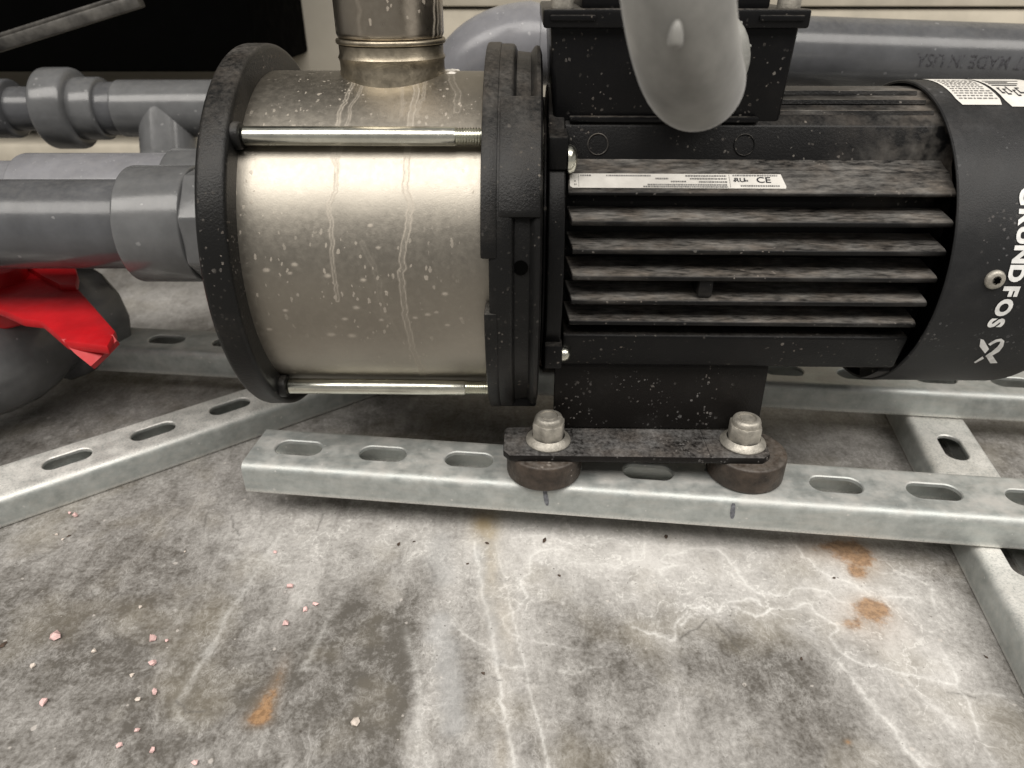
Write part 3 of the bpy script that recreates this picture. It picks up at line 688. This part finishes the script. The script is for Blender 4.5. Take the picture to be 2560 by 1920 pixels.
for x in (.0415, .1125):
    c = Vector((x, -.0434, .0592)); nn = Vector((0, -.0146, .0043)).normalized()
    bm = lathe(bmesh.new(), [(0, .0046), (.00022, .0048), (.00022, .0050), (0, .0052)], c, nn, 40, caps=False); mk('cast_mark', bm, 'fin', mh)
# rating label on the ledge
A0, A1 = Vector((0, -.0562, .04802)), Vector((0, -.0638, .04318))
nl = Vector((0, -.00484, .0076)).normalized()
def lab_pt(s, t, off): return Vector((.0275+s*(.1295-.0275), 0, 0))+A0.lerp(A1, t)+nl*off
lb = bmesh.new(); cor = .02
ring = [lab_pt(s, t, .00035) for s, t in ((.012, 0), (.985, 0), (1, .85), (.996, 1), (.012, 1), (.0, .88), (0, .12))]
top = [lb.verts.new(q) for q in ring]; lb.faces.new(top)
lab = mk('rating_label', lb, 'sticker', ledge)
ib = bmesh.new()
def ink(s0, s1, t0, t1):
    ib.faces.new([ib.verts.new(lab_pt(s, t, .00055)) for s, t in ((s0, t0), (s1, t0), (s1, t1), (s0, t1))])
ink(.040, .0415, .05, .95); ink(.742, .7435, .05, .95)
rr = random.Random(3)
for row, (sa, sb) in ((.10, (.05, .10)), (.10, (.17, .38)), (.72, (.02, .03)), (.50, (.02, .03)), (.10, (.54, .73)), (.30, (.56, .73)), (.50, (.47, .54)), (.52, (.60, .73)), (.72, (.36, .73)), (.30, (.40, .46)), (.86, (.34, .73)), (.78, (.79, .97)), (.06, (.76, .97))):
    s = sa
    while s < sb:
        w_ = rr.uniform(.004, .011); ink(s, min(s+w_, sb), row, row+.10); s += w_+.003
mk('print', ib, 'pale_ink', lab)
tb = bmesh.new()
for s_, x_, t_, sz in (('CE', .90, .44, .0050), ('c', .765, .46, .0022), ('RU', .79, .44, .0036), ('us', .818, .46, .0022)):
    b = text_bm(s_, sz, sz*.012); u_ = (A0-A1).normalized()
    c = lab_pt(x_, t_, .0006)
    for v in b.verts: v.co = c+Vector((v.co.x*1.15, 0, 0))+u_*v.co.y
    join(tb, b)
mk('print', tb, 'ink', lab)
# terminal box
tx0, tx1, ty = .0172, .1300, -.0405
b = boxbm((tx0, ty, .0665), (tx1, .06, .1118), .0022, 3)
for v in b.verts:
    k = (.1118-v.co.z)/.0453; v.co.x += (.0025*k if v.co.x < .07 else -.0010*k); v.co.y += .0025*k*(1 if v.co.y < 0 else -1)
tbx = mk('terminal_box', b, 'plastic', pump); tagit(tbx, 'black plastic terminal box')
mk('box_step', boxbm((tx0+.010, ty-.0010, .0690), (tx1-.012, ty+.004, .0716), .0007), 'plastic', tbx)
mk('box_step', boxbm((tx0+.006, ty+.004, .0620), (tx1-.006, .055, .0672), .0008), 'plastic', tbx)
lid = mk('lid', boxbm((tx0-.0035, ty-.0035, .1098), (tx1+.003, .063, .1176), .0012), 'plastic', tbx)
mk('lid_panel', boxbm((tx0+.014, ty+.003, .1170), (tx1-.014, .058, .1260), .0015), 'plastic', lid)
mk('lid_lip', boxbm((tx0-.0005, ty-.0045, .1128), (tx0+.020, ty-.0020, .1152), .0006), 'plastic', lid)
mk('lid_lip', boxbm((tx1-.020, ty-.0045, .1128), (tx1, ty-.0020, .1152), .0006), 'plastic', lid)
for x in (tx0+.0050, tx1-.0055):
    mk('lid_screw', lathe(bmesh.new(), rprof(.1170, .1250, .0052, .0008), (x, ty+.004, 0), (0, 0, 1), 28), 'nut', lid)
# fan cover with printing, stickers, screw
FR = .0830
pr = [(.2060, FR-.0016), (.2058, FR-.0006), (.2064, FR)]+[(x, FR) for x in np.linspace(.215, .272, 6)]+[(.272+.010*math.sin(t), FR-.010+.010*math.cos(t)) for t in (math.pi/2*k/6 for k in range(1, 7))]+[(.282, .02)]
fc = bmesh.new(); lathe(fc, pr, segs=128, caps=False); lathe(fc, [(.2060, FR-.0016), (.262, FR-.0018), (.262, .02)], segs=128, caps=False)
bmesh.ops.remove_doubles(fc, verts=fc.verts, dist=1e-6)
cov = mk('fan_cover', fc, 'cover', pump, recalc=False); tagit(cov, 'black fan cover with white lettering')
mk('cover_tab', arcblock(.074, .0822, -58, -43, .1990, .2100, .0008), 'plastic', cov)
def on_cover(X_, s, off=.00035):
    a = s/FR; r = FR+off; return Vector((X_, -r*math.cos(a), r*math.sin(a)))
lt = bmesh.new()
for i, ch in enumerate('GRUNDFOS'):
    b = text_bm(ch, .0100, .00052); s0 = math.radians(24.6-6.05*(i-1))*FR
    for v in b.verts: v.co = on_cover(.2370+v.co.y*.98, s0-v.co.x*1.12)
    join(lt, b)
mk('lettering', lt, 'white_ink', cov, recalc=False)
c8 = lambda q: (1920+q[0]*.28933, 480+q[1]*.28933)
lg = bmesh.new()
for poly in ([(1846, 1240), (1872, 1248), (1915, 1325), (1880, 1362), (1835, 1302)], [(1884, 1380), (1925, 1352), (1982, 1440), (1922, 1444)], [(1783, 1436), (1858, 1386), (1870, 1404), (1795, 1444)]):
    lg.faces.new([lg.verts.new(on_cover(a-.0032, s*FR+.0007)) for a, s in (PCYL(*c8(q), FR) for q in poly)])
curl = [((1925, 1296), (1908, 1283)), ((1950, 1280), (1932, 1266)), ((1985, 1264), (1975, 1243)), ((2012, 1260), (2020, 1235)), ((2005, 1280), (2046, 1255)), ((1985, 1305), (2035, 1300)), ((1950, 1335), (2000, 1345)), ((1905, 1372), (1945, 1376)), ((1882, 1388), (1905, 1398))]
vv = [[lg.verts.new(on_cover(a-.0032, s*FR+.0007)) for a, s in (PCYL(*c8(q), FR) for q in pr_)] for pr_ in curl]
for a, b in zip(vv[:-1], vv[1:]): lg.faces.new((a[0], a[1], b[1], b[0]))
mk('emblem', lg, 'white_ink', cov, recalc=False)
def patch(x0, x1, a0, a1, off, nx_=6, na=14, cut=.0012):
    b = bmesh.new(); g = []
    for i in range(nx_+1):
        row = []
        for j in range(na+1):
            x = x0+(x1-x0)*i/nx_; s = math.radians(a0+(a1-a0)*j/na)*FR
            if i in (0, nx_) and j in (0, na): x += cut*(1 if i == 0 else -1)
            row.append(b.verts.new(on_cover(x, s, off)))
        g.append(row)
    for i in range(nx_):
        for j in range(na): b.faces.new((g[i][j], g[i+1][j], g[i+1][j+1], g[i][j+1]))
    return b
s1 = mk('sticker', patch(.2160, .2372, 66.5, 118, .0003), 'sticker', cov, recalc=False)
s2 = mk('sticker', patch(.2392, .2640, 65.5, 118, .0003), 'sticker', cov, recalc=False)
pb = bmesh.new()
for k in range(11):
    a = 70+k*1.9; x = .2175
    while x < .2350:
        w_ = rr.uniform(.0008, .0024); join(pb, patch(x, min(x+w_, .236), a, a+.75, .0005, 1, 1, 0)); x += w_+.0007
mk('print', pb, 'pale_ink', s1, recalc=False)
pb = bmesh.new()
for k, (x0, x1, a) in enumerate(((.2410, .2424, 74), (.2432, .2450, 73), (.2458, .2466, 75), (.2474, .2490, 72), (.2498, .2520, 74))):
    join(pb, patch(x0, x1, a, a+1.0, .0005, 1, 2, 0)); join(pb, patch(x0, x0+.0006, a, a+5, .0005, 1, 3, 0)); join(pb, patch(x0+.0003, x1, a+4.2, a+5, .0005, 1, 2, 0))
for k in range(4): join(pb, patch(.2405, .2405+rr.uniform(.010, .02), 81+2.1*k, 81.8+2.1*k, .0005, 2, 1, 0))
mk('print', pb, 'ink', s2, recalc=False)
X_, a_ = .2281, math.radians(4.3); nr = Vector((0, -math.cos(a_), math.sin(a_)))
sc = mk('cover_screw', lathe(bmesh.new(), [(-.0005, .0046), (.0006, .0047), (.0016, .0042), (.0021, .0034), (.0021, .0021), (.0008, .0018), (.0008, .0002)], nr*FR+Vector((X_, 0, 0)), nr, 32), 'nut', cov)
b = bmesh.new(); D_, U_, V_ = frame(nr); base = nr*(FR+.00225)+Vector((X_, 0, 0))
star = [b.verts.new(base+(U_*math.cos(t)+V_*math.sin(t))*(.0021 if k % 2 else .0014)) for k, t in enumerate(2*math.pi*k/12 for k in range(12))]
b.faces.new(star); mk('star_recess', b, 'void', sc, recalc=False)
# foot bracket, flange nuts, spacers
bw = -.0575
fo = [(-.040, -.0555), (bw+.003, -.0515), (bw, -.0530), (bw-.0010, -.0560), (bw-.0030, -.0920), (bw-.0050, -.0960), (-.0868, -.0960), (-.0876, -.0970), (-.0868, -.1000), (bw-.003, -.1000), (bw+.001, -.0960), (bw+.003, -.0580), (-.040, -.0590)]
ft = mk('foot_bracket', prism(fo[:4]+[(bw-.0030, -.0945), (bw+.001, -.0945)]+fo[11:], 0, .0235, .1405, .0005), 'bracket', pump); tagit(ft, 'black bent steel foot bracket')
plo = [(-.003, -.0590), (-.0045, -.0620), (-.0045, -.0820), (-.001, -.0868), (.137, -.0868), (.1415, -.0830), (.1430, -.0620), (.1405, -.0575), (.020, -.0575)]
mk('foot_plate', prism(plo, 2, -.1000, -.0958, .0009), 'bracket', ft)
for x in (.0345, .1085): mk('plate_crease', boxbm((x-.0003, -.0862, -.0961), (x+.0003, -.0600, -.09545), .0001, 1), 'bracket', ft)
for x, y in ((.0205, -.0720), (.1290, -.0722)):
    bt = lathe(bmesh.new(), [(-.0958, .0122), (-.0950, .0126), (-.0942, .0123), (-.0918, .0092)], (x, y, 0), (0, 0, 1), 40, caps=False)
    nutp = mk('flange_nut', bt, 'nut', pump)
    hx = [(x+.0096*math.cos(math.pi/3*k+.35), y+.0096*math.sin(math.pi/3*k+.35)) for k in range(6)]
    hb = prism(hx, 2, -.0940, -.0828, .0009); mk('hex', hb, 'nut', nutp)
    mk('nut_collar', lathe(bmesh.new(), [(-.0830, .0079), (-.0812, .0078), (-.0798, .0072), (-.0792, .0062), (-.0792, .0050), (-.0799, .0049), (-.0799, .0038), (-.0794, .0036), (-.0794, .0001)], (x, y, 0), (0, 0, 1), 36), 'nut', nutp)
    mk('spacer', lathe(bmesh.new(), rprof(-.1160, -.1001, .0212, .0016), (x+(.004 if x > .1 else -.002), y, 0), (0, 0, 1), 56), 'rust_rubber', pump)
for x, y in ((.0205, .0720), (.1290, .0722)):
    mk('spacer', lathe(bmesh.new(), rprof(-.1160, -.1001, .0212, .0016), (x, y, 0), (0, 0, 1), 40), 'rust_rubber', pump)
mk('foot_plate', boxbm((-.003, .0575, -.1000), (.143, .0868, -.0958), .0008), 'bracket', ft)
mk('bracket_web', boxbm((.0235, .0560, -.0965), (.1405, .0590, -.052), .0005), 'bracket', ft)
XF.pop()

# ------------------------------------------------------------------ grey conduit elbow in front of the terminal box
cz = AX+.0965
cdt = thing('conduit_elbow', (.06, -.10, cz-.03), 'thick grey conduit elbow curving up from the terminal box', 'conduit')
pts = bez((.081, -.0435, cz), (.078, -.112, cz+.003), (.0535, -.176, cz-.014), (.0438, -.1715, cz+.045), 26)+[Vector((.0438-.0030*k, -.1710-.002*k, cz+.045+.03*k)) for k in range(1, 6)]
mk('bend', tube(pts, .0160, 48), 'conduit', cdt)
cl = bmesh.new(); lathe(cl, rprof(0, .019, .0235, .005, 4), (.0828, -.0425, cz+.001), (-.05, -1, 0), 40)
for v in cl.verts: v.co += Vector((0, 0, 1))*.0006*math.sin(v.co.x*500+v.co.z*300)
col_ = mk('threaded_collar', cl, 'collar', cdt)
bm = bmesh.new()
for k in range(10):
    a = math.radians(-45+12*k); boxbm((-.0014, -.0009, -.0006), (.0014, .0009, .0006), .0003, 1, bm, Matrix.Translation((.0815+.0228*math.cos(a), -.052-.003*(k % 3), cz+.001+.0232*math.sin(a))) @ Matrix.Rotation(-a, 4, 'Y'))
mk('raised_marks', bm, 'collar', col_)
b = bmesh.new(); bmesh.ops.create_icosphere(b, subdivisions=3, radius=.0021)
for v in b.verts: v.co.z = v.co.z*(2.6 if v.co.z > 0 else .9)
q = PYP(1688, 105, -.1865); b.transform(Matrix.Translation(q)); mk('glue_drip', b, 'conduit', cdt)

# ------------------------------------------------------------------ PVC pipework
def piperun(name, loc, label, parts, axis=(1, 0, 0), group='grey plastic pipe runs'):
    t = thing(name, loc, label, 'pipe', group)
    for nm, x0, x1, r, b_, mt in parts:
        mk(nm, lathe(bmesh.new(), rprof(x0, x1, r, b_, 3), loc, axis, 64), mt, t)
    return t
sz = AX+.0055
t = piperun('suction_pipe', (0, 0, sz), 'dark grey plastic suction pipe with glued coupling entering the pump flange',
            [('pipe', -.75, -.19, .0252, .001, 'pvc'), ('coupling', -.2150, -.178, .0328, .0016, 'pvc_fit'), ('collar', -.1482, -.1436, .030, .0008, 'cast')])
hx = [(.0338*math.cos(math.pi/4*k+.39), sz+.0338*math.sin(math.pi/4*k+.39)) for k in range(8)]
mk('octagon_adapter', prism(hx, 0, -.1785, -.148, .0014), 'pvc_fit', t)
# rear upper run with union nut and tee
Yu = .20; q = PYP(200, 272, Yu); zu = float(q[2])
def xu(px): return float(PYP(px, 272, Yu)[0])
t = piperun('union_pipe', (0, Yu, zu), 'grey plastic pipe with big union nut and tee near the dark opening',
            [('pipe', -.9, xu(300), .0166, .001, 'pvc'), ('socket', xu(-90), xu(40), .0222, .002, 'pvc'), ('union_nut', xu(122), xu(206), .0305, .0045, 'pvc_fit'),
             ('union_collar', xu(200), xu(266), .0236, .002, 'pvc_fit'), ('union_collar', xu(262), xu(306), .0200, .001, 'pvc'), ('tee_body', xu(304), xu(300)+.12, .0215, .002, 'pvc_fit')])
bx = float(PYP(424, 300, Yu)[0])
mk('tee_branch', lathe(bmesh.new(), [(-.095, .0250), (-.040, .0250), (-.0385, .0235), (-.036, .0215), (.002, .0212)], (bx, Yu, zu), (0, .42, 1), 48), 'pvc_fit', t)
# middle run
Ym = .088; q = PYP(200, 383, Ym); zm = float(q[2])-.034
def xm(px): return float(PYP(px, 400, Ym)[0])
piperun('coupled_pipe', (0, Ym, zm), 'grey plastic pipe with long coupling between union pipe and suction pipe',
        [('pipe', -.9, -.1, .0285, .001, 'pvc_light'), ('coupling', xm(50), xm(440), .0335, .002, 'pvc_light'), ('tee_end', xm(425), -.10, .0365, .003, 'pvc_fit')])
# long pipe behind the motor
Yr = .165; qa, qb = PYP(1360, 110, Yr), PYP(2560, 153, Yr); dr = (qb-qa)/np.linalg.norm(qb-qa)
lp = thing('long_pipe', (float(qa[0]), Yr, float(qa[2])), 'long grey plastic pipe with printed lettering and elbow behind the motor', 'pipe', 'grey plastic pipe runs')
mk('pipe', lathe(bmesh.new(), [(-.02, .0243), (.75, .0243)], qa, dr, 72), 'pvc', lp)
mk('elbow_socket', lathe(bmesh.new(), rprof(-.004, .0065, .0275, .001), qa, dr, 64), 'pvc_light', lp)
D_ = Vector(dr.tolist()); Q = Vector(qa.tolist())
pts = bez(Q+D_*.004, Q-D_*.035, Q-D_*.066+Vector((0, .005, -.012)), Q-D_*.072+Vector((0, .02, -.075)), 18)
mk('elbow', tube(pts, [.0262]*2+[.0278]*15+[.0290]*2, 48), 'pvc_light', lp)
tb = bmesh.new(); rot = frame(dr)
s_txt = 'B17 MADE IN USA'; b = text_bm(s_txt, .0118, .00005)
wd = max(v.co.x for v in b.verts)
def on_pipe(px, py):
    d_ = ray(px, py); return d_
tl = PYP(2287, 150, Yr-.024); 
along0 = float((tl-qa)@dr)
for v in b.verts:
    s = along0+.001+(wd-v.co.x)*.92; ang = math.radians(2)-v.co.y*1.0/.0243     # upside down: rotated half a turn
    D3 = D_; n1 = Vector((0, -1, 0)); n2 = D3.cross(n1) if D3.cross(n1).z > 0 else -D3.cross(n1)
    v.co = Q+D3*s+(n1*math.cos(ang)+n2*math.sin(ang))*.02455
mk('lettering', b, 'pipe_ink', lp, recalc=False)

# ------------------------------------------------------------------ ball valve with red handle below the suction pipe
va = thing('ball_valve', (-.345, .06, .0), 'grey ball valve with bright red lever handle beside the slanting rail', 'valve')
ax0 = Vector((-.366, .040, .058)); axd = Vector((.36, 1, .0)).normalized()
mk('body', lathe(bmesh.new(), [(-.055, .030), (-.04, .033), (-.025, .038), (-.012, .041), (.008, .042), (.022, .040), (.034, .036), (.055, .034)], ax0, axd, 56), 'pvc_fit', va)
mk('union_nut', lathe(bmesh.new(), rprof(.040, .085, .044, .006, 3), ax0, axd, 14), 'pvc_fit', va)
pts = bez(ax0-axd*.035, ax0-axd*.085, ax0-axd*.095+Vector((-.01, 0, 0)), ax0-axd*.10+Vector((-.09, 0, -.002)), 16)
mk('elbow', tube(pts, [.036]+[.042]*16, 48), 'pvc_fit', va)
HZ = .1120
c5b = lambda q: (q[0]*.28933, 480+q[1]*.28933)
outl = [(-330, 880), (-330, 640), (-180, 540), (120, 500), (420, 520), (650, 640), (672, 720), (660, 810), (1000, 1195), (930, 1330), (560, 1290), (350, 1110), (180, 1090), (0, 1010)]
P2 = [tuple(PZ(*c5b(q), HZ)[:2]) for q in outl]
hd = prism(P2, 2, HZ-.006, HZ, .0018)
han = mk('handle', hd, 'red', va); tagit(han, 'bright red plastic lever')
hub = PZ(*c5b((-60, 760)), HZ)
mk('handle_hub', lathe(bmesh.new(), rprof(-.028, .010, .021, .002), (hub[0], hub[1], HZ), (0, 0, 1), 40), 'red', han)
# turned-down grip at the lever's end, one plane through the fold and the tip
g1, g2, g3 = Vector(PZ(*c5b((530, 1272)), HZ)), Vector(PZ(*c5b((975, 1232)), HZ)), Vector(PZ(*c5b((785, 1505)), HZ-.012))
gn = (g2-g1).cross(g3-g1).normalized()
def on_grip(q):
    r = Vector(ray(*c5b(q))); return Vector(O)+r*(gn.dot(g1-Vector(O))/gn.dot(r))
tpq = [on_grip(q) for q in ((530, 1272), (975, 1232), (1008, 1285), (900, 1400), (785, 1505), (640, 1390))]
if gn.z < 0: gn = -gn
b = bmesh.new(); tp = [b.verts.new(q) for q in tpq]; bt = [b.verts.new(q-gn*.005) for q in tpq]
b.faces.new(tp); b.faces.new(bt[::-1])
for i in range(6): b.faces.new((tp[i], bt[i], bt[(i+1) % 6], tp[(i+1) % 6]))
mk('grip', b, 'red', han)
wing = [tuple(PZ(*c5b(q), HZ+.004)[:2]) for q in ((180, 600), (420, 560), (640, 635), (668, 715), (650, 800), (520, 800), (360, 720))]
mk('wing', prism(wing, 2, HZ-.001, HZ+.004, .0006), 'red', han)

# ------------------------------------------------------------------ crumbs on the floor
def lump(name, q, s, mt, flat, label, cat, group):
    b = bmesh.new(); bmesh.ops.create_icosphere(b, subdivisions=1, radius=s)
    for v in b.verts: v.co = Vector((v.co.x*random.uniform(.45, 1.35)*(1.5 if mt == 'crumb' else 1), v.co.y*random.uniform(.45, 1.35)*(.75 if mt == 'crumb' else 1), (v.co.z+s*.6)*flat*random.uniform(.7, 1.2)))
    p = fl(q); mn = min(v.co.z for v in b.verts)
    b.transform(Matrix.Translation((p[0], p[1], -mn)) @ Matrix.Rotation(random.uniform(0, 6), 4, 'Z'))
    o = mk(name, b, mt); tagit(o, label, cat, group)
for q, s in (((490, 30), .0022), ((365, 815), .0027), ((985, 820), .0022), ((1075, 830), .0011), ((990, 980), .0020), ((280, 1232), .0022), ((1000, 1165), .0016), ((770, 1510), .0015), ((985, 1535), .0014), ((1260, 1620), .0017),
             ((1870, 487), .0019), ((1965, 632), .0017), ((2030, 600), .0017), ((1840, 725), .0020), ((885, 1410), .0012), ((450, 12), .0012), ((1770, 262), .0011)):
    lump('pink_crumb', c5(q), s, 'chip', .75, 'small pink crumb lying on the bare grey floor before the rails', 'crumb', 'pink crumbs on the floor')
for q, s in (((605, 900), .0014), ((850, 1055), .0013), ((885, 1215), .0015), ((215, 995), .0013), ((905, 615), .0010), ((365, 150), .0010), ((405, 180), .0009), ((1190, 258), .0008)):
    lump('pale_crumb', c5(q), s, 'chip_pale', .7, 'tiny cream crumb lying among the pink crumbs', 'crumb', 'cream crumbs on the floor')
lump('pale_crumb', c6((70, 1360)), .0022, 'chip_pale', .7, 'cream double crumb beside the dark floor patch', 'crumb', 'cream crumbs on the floor')
for q, s, c in (((350, 212), .0016, c6), ((920, 202), .0014, c6), ((1290, 185), .0019, c6), ((2070, 162), .0018, c6), ((795, 335), .0010, c6), ((1385, 412), .0012, c6), ((895, 1040), .0012, c6), ((450, 192), .0009, c6), ((780, 946), .0010, c7), ((1968, 936), .0010, c7), ((990, 426), .0010, c7), ((445, 155), .0012, c5), ((20, 860), .0018, c5)):
    lump('dark_crumb', c(q), s*.8, 'crumb', .45, 'small dark brown crumb of dirt on the floor', 'crumb', 'dark dirt crumbs')
